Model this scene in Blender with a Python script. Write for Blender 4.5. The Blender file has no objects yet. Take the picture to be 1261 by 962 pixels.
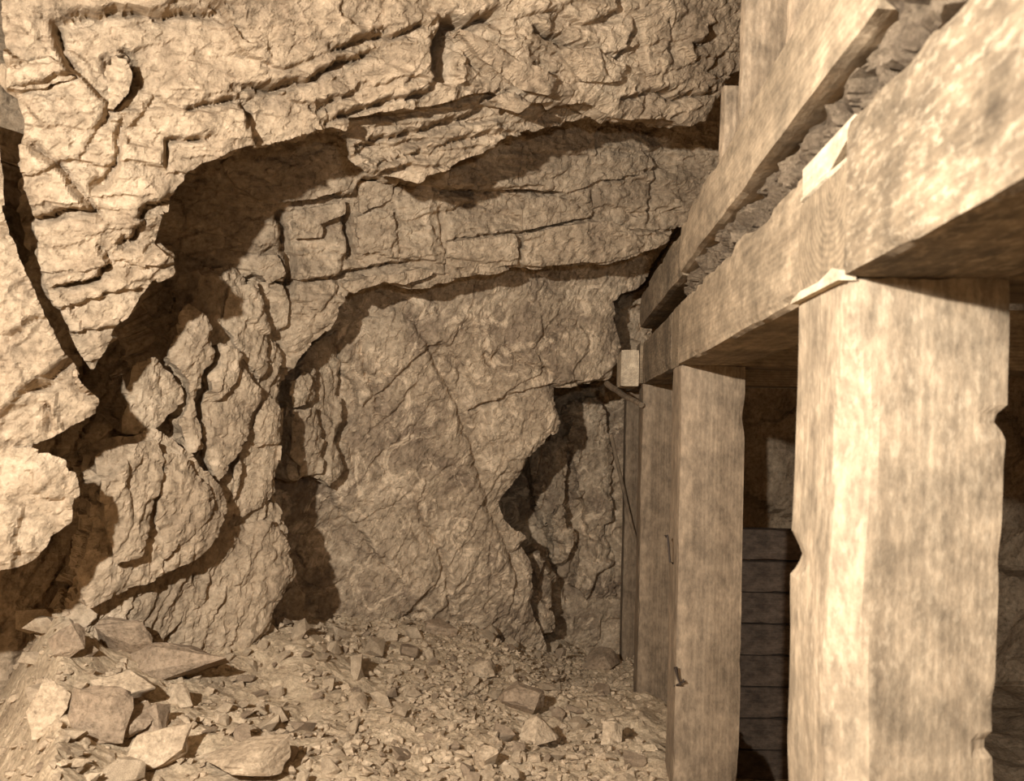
import bpy, math, random
import numpy as np
from mathutils import Matrix, Vector

# ------------------------------------------------------------------ camera
F = 980.0            # focal length in pixels of the 1261 px wide frame
CU, CV = 700.0, 520.0  # where the level line of sight meets the frame
ROLL = math.radians(1.1)
scene = bpy.context.scene
COL = scene.collection
cd = bpy.data.cameras.new('camera')
cam = bpy.data.objects.new('camera', cd)
COL.objects.link(cam)
cd.sensor_width = 36.0
cd.sensor_fit = 'HORIZONTAL'
cd.lens = 36.0 * F / 1261.0
cd.shift_x = -(CU - 630.5) / 1261.0
cd.shift_y = (CV - 481.0) / 1261.0
cd.clip_start = 0.05
cam.matrix_world = Matrix.Rotation(math.pi / 2, 4, 'X') @ Matrix.Rotation(ROLL, 4, 'Z')
cd.dof.use_dof = True
cd.dof.focus_distance = 5.4
cd.dof.aperture_fstop = 5.0
scene.camera = cam

# ------------------------------------------------------------------ world, lamps, exposure
w = bpy.data.worlds.new('mine_dark')
scene.world = w
w.use_nodes = True
w.node_tree.nodes['Background'].inputs[0].default_value = (0.004, 0.003, 0.002, 1)
w.node_tree.nodes['Background'].inputs[1].default_value = 1.0


def lamp(name, loc, watts, radius, col, kind='POINT'):
    l = bpy.data.lights.new(name, kind)
    l.energy = watts
    l.shadow_soft_size = radius
    l.color = col
    o = bpy.data.objects.new(name, l)
    o.location = loc
    COL.objects.link(o)
    return o


lamp('magnesium_lamp_left_offscreen', (-1.30, 0.20, 0.70), 980, 0.035, (1.0, 0.98, 0.95))
fl = lamp('magnesium_lamp_camera_offscreen', (0.33, -0.10, 0.33), 130, 0.03, (1.0, 0.98, 0.95), 'SPOT')   # held by the camera; cone added to keep its light out of the left shadows
fl.data.spot_size = math.radians(86)
fl.data.spot_blend = 0.75
fl.rotation_euler = Vector((0.42, 2.2, -0.05)).to_track_quat('-Z', 'Y').to_euler()

vs = scene.view_settings
vs.view_transform = 'Standard'
vs.look = 'None'
vs.gamma = 1.0
vs.use_curve_mapping = False
vs.exposure = 0.0

# ------------------------------------------------------------------ helpers
cR, sR = math.cos(ROLL), math.sin(ROLL)


def ray(u, v):
    du, dv = np.asarray(u, float) - CU, CV - np.asarray(v, float)
    return (cR * du - sR * dv) / F, (sR * du + cR * dv) / F


def at(u, v, Y):
    x, z = ray(u, v)
    return np.array([x * Y, Y, z * Y])


def hsh(ix, iy, seed, k=0):
    a = (ix.astype(np.int64) * 374761393 + iy.astype(np.int64) * 668265263 + seed * 2147483 + k * 97531) & 0xFFFFFFFF
    a = ((a ^ (a >> 13)) * 1274126177) & 0xFFFFFFFF
    a = ((a ^ (a >> 16)) * 2246822519) & 0xFFFFFFFF
    a = a ^ (a >> 15)
    return (a & 0xFFFFFF) / float(0xFFFFFF)


def vnoise(x, y, seed):
    ix, iy = np.floor(x), np.floor(y)
    fx, fy = x - ix, y - iy
    fx = fx * fx * (3 - 2 * fx)
    fy = fy * fy * (3 - 2 * fy)
    a, b = hsh(ix, iy, seed), hsh(ix + 1, iy, seed)
    c, d = hsh(ix, iy + 1, seed), hsh(ix + 1, iy + 1, seed)
    return (a + (b - a) * fx) * (1 - fy) + (c + (d - c) * fx) * fy - 0.5


def fbm(x, y, seed, octv=4):
    r, amp = 0, 1.0
    for i in range(octv):
        r = r + amp * vnoise(x, y, seed + i * 17)
        x, y, amp = x * 2.03 + 3.1, y * 2.03 + 1.7, amp * 0.5
    return r


def facets(s, t, scale, seed, ang=0.0, aspect=1.0, tilt=0.5, jump=1.0, warp=0.16):
    """broken rock: tilted plates that meet in steps. height about +-1, and the distance to the nearest joint"""
    c, sn = math.cos(ang), math.sin(ang)
    p = (c * s + sn * t) / (scale * aspect)
    q = (-sn * s + c * t) / scale
    wx, wy = fbm(p * 1.7, q * 1.7, seed + 5, 3), fbm(p * 1.7 + 9, q * 1.7 + 4, seed + 6, 3)
    p, q = p + warp * wx, q + warp * wy
    ip, iq = np.floor(p), np.floor(q)
    d1 = np.full(p.shape, 9.0)
    d2 = np.full(p.shape, 9.0)
    h = np.zeros(p.shape)
    for a in (-1, 0, 1):
        for b in (-1, 0, 1):
            cx, cy = ip + a, iq + b
            px = cx + 0.5 + 0.8 * (hsh(cx, cy, seed, 1) - 0.5)
            py = cy + 0.5 + 0.8 * (hsh(cx, cy, seed, 2) - 0.5)
            dx, dy = p - px, q - py
            d = np.maximum(np.abs(dx), np.abs(dy)) * 0.5 + np.hypot(dx, dy) * 0.5
            v = jump * (hsh(cx, cy, seed, 3) - 0.5) * 2 + tilt * (
                (hsh(cx, cy, seed, 4) - 0.5) * 4 * dx + (hsh(cx, cy, seed, 5) - 0.5) * 4 * dy)
            n1 = d < d1
            d2 = np.where(n1, d1, np.minimum(d2, d))
            h = np.where(n1, v, h)
            d1 = np.where(n1, d, d1)
    return h, (d2 - d1) * scale


def polydist(s, t, pts, closed):
    """distance to a polyline, side of it, position along it; for a closed one also inside"""
    best = np.full(s.shape, 1e9)
    side = np.zeros(s.shape)
    along = np.zeros(s.shape)
    inside = np.zeros(s.shape, bool)
    n = len(pts)
    seg = n if closed else n - 1
    L, tot = [], 0
    for i in range(seg):
        a, b = pts[i], pts[(i + 1) % n]
        L.append(tot)
        tot += math.hypot(b[0] - a[0], b[1] - a[1])
    for i in range(seg):
        (ax, ay), (bx, by) = pts[i], pts[(i + 1) % n]
        ex, ey = bx - ax, by - ay
        l2 = ex * ex + ey * ey + 1e-12
        k = np.clip(((s - ax) * ex + (t - ay) * ey) / l2, 0, 1)
        d = np.hypot(s - ax - k * ex, t - ay - k * ey)
        m = d < best
        best = np.where(m, d, best)
        side = np.where(m, np.sign(ex * (t - ay) - ey * (s - ax)), side)
        along = np.where(m, (L[i] + k * math.sqrt(l2)) / max(tot, 1e-6), along)
        if closed:
            cond = ((ay > t) != (by > t))
            xi = ax + (t - ay) * ex / (ey if abs(ey) > 1e-12 else 1e-12)
            inside ^= cond & (s < xi)
    return best, side, along, inside


def mesh_obj(name, verts, faces4=None, faces3=None, mat=None, parent=None, smooth=False):
    me = bpy.data.meshes.new(name)
    verts = np.asarray(verts, np.float32)
    loops, starts, tot = [], [], 0
    f4 = np.asarray(faces4 if faces4 is not None else np.zeros((0, 4)), np.int32).reshape(-1, 4)
    f3 = np.asarray(faces3 if faces3 is not None else np.zeros((0, 3)), np.int32).reshape(-1, 3)
    idx = np.concatenate([f4.ravel(), f3.ravel()])
    st = np.concatenate([np.arange(len(f4)) * 4, len(f4) * 4 + np.arange(len(f3)) * 3]).astype(np.int32)
    me.vertices.add(len(verts))
    me.vertices.foreach_set('co', verts.ravel())
    me.loops.add(len(idx))
    me.loops.foreach_set('vertex_index', idx.astype(np.int32))
    me.polygons.add(len(st))
    me.polygons.foreach_set('loop_start', st)
    me.update(calc_edges=True)
    me.validate()
    me.polygons.foreach_set('use_smooth', np.full(len(me.polygons), smooth))
    if mat:
        me.materials.append(mat)
    o = bpy.data.objects.new(name, me)
    COL.objects.link(o)
    if parent:
        o.parent = parent
    return o


def tag(o, label=None, cat=None, group=None, kind=None):
    if label:
        o['label'] = label
    if cat:
        o['category'] = cat
    if group:
        o['group'] = group
    if kind:
        o['kind'] = kind
    return o


# ------------------------------------------------------------------ materials
def nodes(name):
    m = bpy.data.materials.new(name)
    m.use_nodes = True
    nt = m.node_tree
    b = nt.nodes['Principled BSDF']
    b.inputs['Roughness'].default_value = 0.9
    b.inputs['Specular IOR Level'].default_value = 0.15
    return m, nt, b


def N(nt, kind, **kw):
    n = nt.nodes.new(kind)
    for k, v in kw.items():
        if k in n.inputs:
            n.inputs[k].default_value = v
        else:
            setattr(n, k, v)
    return n


def ramp(nt, src, stops):
    r = nt.nodes.new('ShaderNodeValToRGB')
    e = r.color_ramp.elements
    e[0].position, e[0].color = stops[0][0], (*stops[0][1], 1)
    e[1].position, e[1].color = stops[-1][0], (*stops[-1][1], 1)
    for p, c in stops[1:-1]:
        k = e.new(p)
        k.color = (*c, 1)
    nt.links.new(src, r.inputs[0])
    return r.outputs[0]


def rock_material(name, dark, mid, light, scale=1.0, veins=0.0, bump=0.35, patch=0.5):
    m, nt, b = nodes(name)
    lk = nt.links.new
    co = N(nt, 'ShaderNodeTexCoord')
    n1 = N(nt, 'ShaderNodeTexNoise', Scale=2.2 * scale, Detail=9.0, Roughness=0.68, Distortion=0.6)
    n2 = N(nt, 'ShaderNodeTexNoise', Scale=23.0 * scale, Detail=8.0, Roughness=0.72)
    n3 = N(nt, 'ShaderNodeTexNoise', Scale=95.0, Detail=5.0, Roughness=0.7)
    for n in (n1, n2, n3):
        lk(co.outputs['Object'], n.inputs['Vector'])
    c1 = ramp(nt, n1.outputs[0], [(0.5 - 0.22 * patch - 0.05, dark), (0.52, mid), (0.52 + 0.3 * patch, light)])
    c2 = ramp(nt, n2.outputs[0], [(0.30, (0.42, 0.40, 0.38)), (0.47, (0.90, 0.90, 0.90)), (0.58, (1.10, 1.10, 1.12)), (0.74, (1.55, 1.58, 1.65))])
    mx = N(nt, 'ShaderNodeMix', data_type='RGBA', blend_type='MULTIPLY')
    mx.inputs[0].default_value = 1.0
    lk(c1, mx.inputs[6])
    lk(c2, mx.inputs[7])
    out = mx.outputs[2]
    if veins:
        v = N(nt, 'ShaderNodeTexNoise', Scale=3.6, Detail=10.0, Roughness=0.75, Distortion=2.2)
        lk(co.outputs['Object'], v.inputs['Vector'])
        fv = ramp(nt, v.outputs[0], [(0.52, (0, 0, 0)), (0.62, (veins,) * 3)])
        m2 = N(nt, 'ShaderNodeMix', data_type='RGBA')
        lk(fv, m2.inputs[0])
        lk(out, m2.inputs[6])
        m2.inputs[7].default_value = (*[min(1, 1.5 * c) for c in light], 1)
        out = m2.outputs[2]
    lk(out, b.inputs['Base Color'])
    bp1 = N(nt, 'ShaderNodeBump', Strength=bump, Distance=0.02)
    bp2 = N(nt, 'ShaderNodeBump', Strength=bump, Distance=0.006)
    lk(n2.outputs[0], bp1.inputs['Height'])
    lk(n3.outputs[0], bp2.inputs['Height'])
    lk(bp1.outputs[0], bp2.inputs['Normal'])
    lk(bp2.outputs[0], b.inputs['Normal'])
    return m


ROCK = rock_material('fractured_rock', (0.27, 0.194, 0.121), (0.43, 0.317, 0.201), (0.55, 0.415, 0.270), bump=0.9)
ROCK_DARK = rock_material('stained_rock', (0.22, 0.154, 0.098), (0.43, 0.317, 0.201), (0.60, 0.455, 0.300), veins=0.7, bump=0.9, patch=0.6)
DIRT = rock_material('rubble_dirt', (0.40, 0.292, 0.182), (0.52, 0.39, 0.245), (0.60, 0.455, 0.295), scale=2.0, bump=0.8)
STONE = rock_material('broken_stone', (0.34, 0.249, 0.157), (0.46, 0.342, 0.218), (0.55, 0.418, 0.273), scale=2.0, bump=0.5)
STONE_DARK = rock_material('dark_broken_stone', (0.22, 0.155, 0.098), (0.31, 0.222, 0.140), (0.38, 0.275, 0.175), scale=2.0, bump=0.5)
PACK = rock_material('packed_muck', (0.08, 0.055, 0.034), (0.16, 0.114, 0.07), (0.28, 0.205, 0.13), scale=5.0, bump=0.9, patch=0.8)


def wood_material(name, axis, base, dark, speck=0.0, blotch=0.5, rings=0.35, blur=0.4):
    """sawn timber: growth rings about its own axis, grain along it, mildew specks and damp blotches"""
    m, nt, b = nodes(name)
    lk = nt.links.new
    co = N(nt, 'ShaderNodeTexCoord')
    mp = N(nt, 'ShaderNodeMapping')
    lk(co.outputs['Object'], mp.inputs[0])
    sc = [9.0, 9.0, 9.0]
    sc['xyz'.index(axis)] = 0.9
    mp.inputs['Scale'].default_value = sc
    g = N(nt, 'ShaderNodeTexNoise', Scale=2.4, Detail=8.0, Roughness=0.65)
    lk(mp.outputs[0], g.inputs['Vector'])
    wv = N(nt, 'ShaderNodeTexWave', wave_type='RINGS', rings_direction=axis.upper(), Scale=22.0, Distortion=3.0, Detail=2.0)
    wv.inputs['Detail Scale'].default_value = 0.6
    mp2 = N(nt, 'ShaderNodeMapping')
    lk(co.outputs['Object'], mp2.inputs[0])
    off = [0.11, 0.07, -0.09]
    mp2.inputs['Location'].default_value = off
    s2 = [1.0, 1.0, 1.0]
    s2['xyz'.index(axis)] = 0.15
    mp2.inputs['Scale'].default_value = s2
    lk(mp2.outputs[0], wv.inputs['Vector'])
    bl = N(nt, 'ShaderNodeTexNoise', Scale=4.0, Detail=7.0, Roughness=0.7)
    lk(co.outputs['Object'], bl.inputs['Vector'])
    sp = N(nt, 'ShaderNodeTexNoise', Scale=80.0, Detail=6.0, Roughness=0.6)
    mp3 = N(nt, 'ShaderNodeMapping')
    s3 = [1.0, 1.0, 1.0]
    s3['xyz'.index(axis)] = 0.45
    mp3.inputs['Scale'].default_value = s3
    lk(co.outputs['Object'], mp3.inputs[0])
    lk(mp3.outputs[0], sp.inputs['Vector'])
    cg = ramp(nt, g.outputs[0], [(0.32, dark), (0.62, base)])
    cr = ramp(nt, wv.outputs[0], [(0.0, (1 - rings,) * 3), (1.0, (1.08,) * 3)])
    cb = ramp(nt, bl.outputs[0], [(0.36, (1 - blotch,) * 3), (0.60, (1.1,) * 3)])
    mo = N(nt, 'ShaderNodeTexNoise', Scale=30.0, Detail=9.0, Roughness=0.75)
    lk(mp3.outputs[0], mo.inputs['Vector'])
    cm = ramp(nt, mo.outputs[0], [(0.34, (0.60,) * 3), (0.50, (0.95,) * 3), (0.68, (1.35,) * 3)])
    o = cg
    for c in (cr, cb, cm):
        mx = N(nt, 'ShaderNodeMix', data_type='RGBA', blend_type='MULTIPLY')
        mx.inputs[0].default_value = 1.0
        lk(o, mx.inputs[6])
        lk(c, mx.inputs[7])
        o = mx.outputs[2]
    if speck:
        fs0 = ramp(nt, sp.outputs[0], [(0.50, (0, 0, 0)), (0.64, (speck,) * 3)])
        fs1 = ramp(nt, bl.outputs[0], [(0.40, (0.25,) * 3), (0.62, (1.0,) * 3)])
        mf = N(nt, 'ShaderNodeMix', data_type='RGBA', blend_type='MULTIPLY')
        mf.inputs[0].default_value = 1.0
        lk(fs0, mf.inputs[6])
        lk(fs1, mf.inputs[7])
        fs = mf.outputs[2]
        mx = N(nt, 'ShaderNodeMix', data_type='RGBA')
        lk(fs, mx.inputs[0])
        lk(o, mx.inputs[6])
        mx.inputs[7].default_value = (0.42, 0.325, 0.215, 1)
        o = mx.outputs[2]
    lk(o, b.inputs['Base Color'])
    bp = N(nt, 'ShaderNodeBump', Strength=0.35, Distance=0.006)
    ad = N(nt, 'ShaderNodeMath', operation='ADD')
    lk(g.outputs[0], ad.inputs[0])
    lk(sp.outputs[0], ad.inputs[1])
    lk(ad.outputs[0], bp.inputs['Height'])
    lk(bp.outputs[0], b.inputs['Normal'])
    b.inputs['Roughness'].default_value = 0.8
    return m


WB, WD = (0.180, 0.130, 0.079), (0.115, 0.081, 0.049)
WOOD_Z = wood_material('mildewed_post_timber', 'z', (0.275, 0.203, 0.128), (0.19, 0.137, 0.085), speck=0.45, rings=0.05, blotch=0.4)
WOOD_Y = wood_material('mildewed_girt_timber', 'y', WB, WD, speck=0.5, rings=0.05)
WOOD_YP = wood_material('pale_girt_timber', 'y', (0.25, 0.183, 0.113), (0.175, 0.125, 0.076), speck=0.2, rings=0.04, blotch=0.35)
WOOD_X = wood_material('cap_timber_wood', 'x', (0.20, 0.145, 0.088), (0.165, 0.118, 0.072), rings=0.18, blotch=0.25)
WOOD_ZD = wood_material('shaded_post_timber', 'z', (0.22, 0.158, 0.099), (0.165, 0.117, 0.073), speck=0.1, rings=0.05, blotch=0.3)  # darker post wood: the shade on the farther posts put into its colour
WOOD_ZG = wood_material('grey_board_wood', 'z', (0.22, 0.158, 0.099), (0.15, 0.107, 0.066), speck=0.2, rings=0.1)
WOOD_PALE = wood_material('fresh_split_wood', 'y', (0.42, 0.33, 0.22), (0.32, 0.245, 0.16), rings=0.05, blotch=0.15)


# ------------------------------------------------------------------ rock masses
class Plane:
    """a rock face through three points of the cavern"""

    def __init__(self, *pts):
        P = [at(*p) for p in pts]
        n = np.cross(P[1] - P[0], P[2] - P[0])
        n /= np.linalg.norm(n)
        if n[1] > 0:
            n = -n
        self.o = sum(P) / 3
        self.n = n
        e1 = np.cross(np.array([0, 0, 1.0]), n)
        e1 /= np.linalg.norm(e1)
        if e1[0] < 0:
            e1 = -e1
        self.e1 = e1
        e2 = np.cross(n, e1)
        self.e2 = e2 if e2[2] > 0 else -e2

    def st(self, u, v):
        x, z = ray(u, v)
        d = np.array([x, 1.0, z])
        k = self.o.dot(self.n) / d.dot(self.n)
        p = d * k - self.o
        return (p.dot(self.e1), p.dot(self.e2))

    def depth(self, u, v):
        x, z = ray(u, v)
        d = np.array([x, 1.0, z])
        return self.o.dot(self.n) / d.dot(self.n)


def rock_mass(name, poly, plane, mat, seed, res=0.012, thick=0.5, under=0.5, rough=0.03, cracks=(),
              fx=((0.55, 0.05), (0.2, 0.025), (0.07, 0.009)), ang=0.0, aspect=2.0, parent=None, bevel=0.03,
              bumps=(), raise_=0.0, joint=0.02, noise=0.03, strata=None, back=None):
    """a solid body of rock: a broken face over an outline, edges rounded off, sides running back under it"""
    pts = [plane.st(u, v) for u, v in poly]
    P = np.array(pts)
    m = 0.06
    s = np.arange(P[:, 0].min() - m, P[:, 0].max() + m, res)
    t = np.arange(P[:, 1].min() - m, P[:, 1].max() + m, res)
    S, T = np.meshgrid(s, t)
    d, _, _, ins = polydist(S, T, pts, True)
    sd = np.where(ins, d, -d)
    near = np.abs(sd) < 0.3
    rag = fbm(S / 0.16, T / 0.16, seed + 3, 4) * rough * 1.6
    fe, _ = facets(S, T, 0.13, seed + 8, ang, 1.3, 0.2, 1.0)
    sd0 = sd
    sd = sd + np.where(near, rag + fe * rough * 0.6, 0)
    h = np.zeros(S.shape)
    for k, (scl, amp) in enumerate(fx):
        f, e = facets(S, T, scl, seed + 31 * k, ang + 0.25 * k, aspect if k == 0 else 1 + (aspect - 1) * 0.6, 0.55, 0.9)
        h += f * amp
        if k < 2 and joint:
            jd = joint * (1.0, 0.45)[k]
            on = np.clip(fbm(S / scl / 1.5, T / scl / 1.5, seed + 77 + k, 2) + 0.35, 0, 1)
            h -= jd * np.exp(-(e / (0.012 + 0.006 * (1 - k))) ** 2) * on
    f34, _ = facets(S, T, 0.034, seed + 200, ang + 0.4, 1.5, 0.6, 0.8)
    if strata:
        per, amp, sa, msk = strata
        for q_i, (pm, am) in enumerate(((1.0, 1.0), (0.37, 0.45))):
            al_ = math.cos(sa) * S + math.sin(sa) * T
            ac_ = -math.sin(sa) * S + math.cos(sa) * T
            ph = ac_ / (per * pm) + 1.1 * fbm(al_ / (per * pm * 7), ac_ / (per * pm * 3), seed + 120 + q_i, 3) + 0.35 * fbm(al_ / 0.10, ac_ / 0.05, seed + 124 + q_i, 3)
            lay = np.floor(ph)
            on = np.clip((fbm(al_ / (per * pm * 5) + lay * 3.7, lay * 1.3, seed + 130 + q_i, 2) + msk) * 3, 0, 1)
            h += amp * am * (0.6 - (ph - lay)) * on
    h += noise * fbm(S / 0.9, T / 0.9, seed + 50, 4) * 2
    h += 0.012 * fbm(S / 0.09, T / 0.05, seed + 51, 3)
    if cracks:
        ox = 0.020 * fbm(S / 0.06, T / 0.06, seed + 90, 3) + 0.012 * facets(S, T, 0.09, seed + 92, ang, 1.0, 0.1, 1.0)[0]
        oy = 0.020 * fbm(S / 0.06 + 7, T / 0.06, seed + 91, 3) + 0.012 * facets(S, T, 0.09, seed + 93, ang, 1.0, 0.1, 1.0)[0]
    for (cp, width, depth, step, reach) in cracks:
        cpts = [plane.st(u, v) for u, v in cp]
        dd, sg, al, _ = polydist(S + ox, T + oy, cpts, False)
        width, depth, reach = width * 0.8, depth * 1.35, reach * 1.5
        fade = np.clip(np.minimum(al, 1 - al) * 6, 0, 1) ** 0.5
        h -= fade * depth * np.exp(-(dd / width) ** 2)
        h += fade * step * sg * np.exp(-dd / reach)
    for _ in range(1):
        h[1:-1] = 0.13 * h[:-2] + 0.74 * h[1:-1] + 0.13 * h[2:]
        h[:, 1:-1] = 0.13 * h[:, :-2] + 0.74 * h[:, 1:-1] + 0.13 * h[:, 2:]
    h += 0.006 * f34
    for (bu, bv, r, hh) in bumps:
        b0 = plane.st(bu, bv)
        h += hh * np.exp(-((S - b0[0]) ** 2 + (T - b0[1]) ** 2) / r ** 2)
    h += raise_ - bevel * 1.6 * np.exp(-np.maximum(sd, 0) / bevel)
    inside = sd > 0
    # pull the rim onto the outline
    gy, gx = np.gradient(sd, res)
    gl = np.hypot(gx, gy) + 1e-6
    quad = inside[:-1, :-1] & inside[1:, :-1] & inside[:-1, 1:] & inside[1:, 1:]
    used = np.zeros(S.shape, bool)
    for a, b in ((0, 0), (1, 0), (0, 1), (1, 1)):
        used[a:a + quad.shape[0], b:b + quad.shape[1]] |= quad
    idx = -np.ones(S.shape, int)
    idx[used] = np.arange(used.sum())
    q = np.argwhere(quad)
    i, j = q[:, 0], q[:, 1]
    F4 = np.stack([idx[i, j], idx[i, j + 1], idx[i + 1, j + 1], idx[i + 1, j]], 1)
    Sv, Tv, Hv = S[used], T[used], h[used]
    V = plane.o + Sv[:, None] * plane.e1 + Tv[:, None] * plane.e2 + Hv[:, None] * plane.n
    # rim edges
    E = np.concatenate([F4[:, [0, 1]], F4[:, [1, 2]], F4[:, [2, 3]], F4[:, [3, 0]]])
    key = np.sort(E, 1)
    kk = key[:, 0].astype(np.int64) * 10000000 + key[:, 1]
    _, first, cnt = np.unique(kk, return_index=True, return_counts=True)
    R = E[first[cnt == 1]]
    rim = np.unique(R)
    back = {}
    hy, hx = np.gradient(sd0, res)
    hl = np.hypot(hx, hy) + 1e-6
    GX, GY = (hx / hl)[used], (hy / hl)[used]
    mv = np.clip(sd / np.maximum(gl, 0.4), 0, 1.0 * res)[used][rim]
    V[rim] -= (mv * (gx / gl)[used][rim])[:, None] * plane.e1 + (mv * (gy / gl)[used][rim])[:, None] * plane.e2
    # smoother inward direction: towards the wide interior
    dirs = np.stack([GX, GY], 1)[rim]
    allV, allF = [V], [F4]
    prev = np.arange(len(V))
    base = len(V)
    rows = max(4, int(thick / 0.05))
    q_ = V[rim]
    ra = (q_ - plane.o).dot(plane.e1) / 0.12 + (q_ - plane.o).dot(plane.e2) / 0.10
    for r in range(1, rows + 1):
        k = r / rows
        jit = 0.07 * fbm(ra, np.full(len(rim), r * 0.55), seed, 3) * min(1, r / 2)
        off = thick * k * (np.array(back) if back else -plane.n)[None, :] + (under * thick * k + jit)[:, None] * (dirs[:, 0:1] * plane.e1 + dirs[:, 1:2] * plane.e2)
        NV = V[rim] + off
        cur = -np.ones(len(V), int)
        cur[rim] = base + np.arange(len(rim))
        base += len(rim)
        allV.append(NV)
        pv = prev if r > 1 else np.arange(len(V))
        allF.append(np.stack([pv[R[:, 1]], pv[R[:, 0]], cur[R[:, 0]], cur[R[:, 1]]], 1))
        prev = cur
    return mesh_obj(name, np.concatenate(allV), np.concatenate(allF), mat=mat, parent=parent)


A_PL = Plane((0, 300, 3.0), (110, 490, 3.12), (0, 600, 3.0))
B_PL = Plane((110, 440, 3.30), (880, 150, 4.45), (500, 0, 3.50))
C_PL = Plane((270, 300, 4.45), (830, 290, 5.8), (600, 180, 5.0))
E_PL = Plane((110, 600, 3.80), (350, 600, 4.65), (250, 380, 4.25))
D_PL = Plane((400, 420, 5.45), (650, 700, 6.6), (650, 400, 6.1))
D2_PL = Plane((600, 480, 7.9), (800, 480, 8.1), (700, 800, 7.7))


def shift(pl, dist):
    import copy
    q = copy.copy(pl)
    q.o = pl.o + pl.n * dist
    return q


# deep recess behind everything
wall_far = rock_mass('wall_back', [(250, 200), (830, 200), (830, 900), (250, 900)], shift(D2_PL, 0.0), ROCK_DARK, 11, res=0.022,
                     thick=0.3, under=0, fx=((0.5, 0.10), (0.18, 0.03), (0.07, 0.008)), ang=1.2, aspect=1.8, joint=0.008)
tag(wall_far, kind='structure')

crD = [
    ([(470, 360), (510, 400), (545, 460), (575, 540), (600, 620), (625, 680), (640, 740)], 0.035, 0.03, -0.02, 0.12),
    ([(577, 508), (592, 498), (618, 492), (622, 486)], 0.014, 0.06, 0.03, 0.10),
    ([(622, 486), (660, 478), (690, 474), (750, 468)], 0.012, 0.04, 0.025, 0.10),
    ([(595, 430), (605, 450), (612, 432)], 0.02, 0.04, 0.0, 0.1),
    ([(440, 420), (447, 450), (460, 480), (470, 520)], 0.02, 0.03, 0.02, 0.1),
    ([(510, 600), (520, 640), (545, 690), (555, 760)], 0.02, 0.03, 0.02, 0.12),
    ([(620, 420), (640, 445), (690, 460)], 0.015, 0.03, 0.015, 0.1),
    ([(640, 620), (655, 650), (660, 700), (658, 760)], 0.012, 0.04, -0.02, 0.08),
    ([(430, 640), (470, 690), (500, 720)], 0.02, 0.02, 0.02, 0.12),
]
wall_mid = rock_mass('wall_back', [(300, 250), (860, 230), (800, 345), (768, 362), (757, 372), (760, 400), (766, 436), (755, 467), (720, 474), (684, 478), (682, 492),
                     (689, 512), (684, 530), (664, 548), (648, 562), (641, 582), (628, 602), (616, 622), (622, 642), (645, 660), (655, 700), (655, 745),
                     (668, 785), (690, 830), (300, 880)], D_PL, ROCK_DARK, 23, strata=(0.2, 0.03, 1.0, 0.0), res=0.0125, thick=0.7, under=0.35, rough=0.022, cracks=crD,
                     fx=((0.6, 0.045), (0.22, 0.018), (0.075, 0.008)), ang=0.9, aspect=1.7, joint=0.006, bumps=[(650, 410, 0.14, 0.05), (520, 700, 0.4, 0.08)])
tag(wall_mid, kind='structure')

# slabs standing in the recess
for poly, dz, sd in [
    ([(700, 500), (735, 490), (752, 520), (757, 560), (752, 640), (730, 650), (716, 610), (708, 570)], 0.25, 5),
    ([(655, 560), (690, 530), (700, 560), (694, 620), (672, 650), (658, 620)], 0.25, 6),
    ([(716, 660), (745, 640), (760, 690), (757, 740), (730, 745), (712, 720)], 0.2, 7),
    ([(675, 640), (690, 622), (706, 660), (700, 690), (684, 700)], 0.35, 8),
    ([(648, 690), (662, 682), (680, 720), (682, 780), (660, 790), (650, 740)], 0.7, 9),
    ([(757, 376), (800, 374), (806, 432), (765, 436)], 1.1, 10),
    ([(765, 355), (812, 345), (806, 376), (770, 374)], 1.25, 12),
]:
    rock_mass('rock_slab', poly, shift(D2_PL, dz), ROCK_DARK, sd + 60, res=0.014, thick=0.45, under=-0.15, rough=0.035, bevel=0.05, noise=0.08,
              fx=((0.3, 0.06), (0.12, 0.025), (0.06, 0.008)), ang=1.2, parent=wall_far)

# the banded ledge under the roof
crC = [
    ([(530, 232), (580, 233), (640, 232), (700, 238)], 0.016, 0.05, 0.10, 0.22),
    ([(345, 250), (352, 290), (358, 330), (357, 372)], 0.028, 0.14, 0.0, 0.1),
    ([(426, 255), (432, 290), (438, 322)], 0.022, 0.12, 0.0, 0.1),
    ([(345, 250), (390, 245), (430, 240), (440, 220), (480, 226), (530, 232)], 0.014, 0.05, 0.08, 0.2),
    ([(548, 298), (585, 293), (640, 287), (700, 272), (735, 268)], 0.012, 0.05, 0.03, 0.15),
    ([(636, 290), (640, 312), (642, 328)], 0.012, 0.05, 0.0, 0.1),
    ([(545, 245), (548, 298), (555, 340)], 0.014, 0.04, 0.03, 0.15),
    ([(640, 180), (638, 225)], 0.008, 0.04, 0.0, 0.1),
    ([(710, 240), (728, 268)], 0.01, 0.03, 0.02, 0.1),
    ([(270, 348), (310, 343), (352, 350), (400, 345), (450, 332), (520, 322)], 0.012, 0.05, 0.05, 0.12),
    ([(740, 219), (775, 216), (815, 208)], 0.012, 0.05, 0.02, 0.1),
    ([(700, 275), (760, 290), (790, 312)], 0.010, 0.03, 0.02, 0.1),
    ([(487, 245), (492, 290), (494, 320)], 0.010, 0.03, 0.02, 0.1),
    ([(320, 320), (340, 305), (348, 330), (335, 345)], 0.012, 0.05, 0.02, 0.06),
    ([(790, 180), (812, 200), (805, 240), (795, 280)], 0.016, 0.04, -0.03, 0.15),
]
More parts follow.
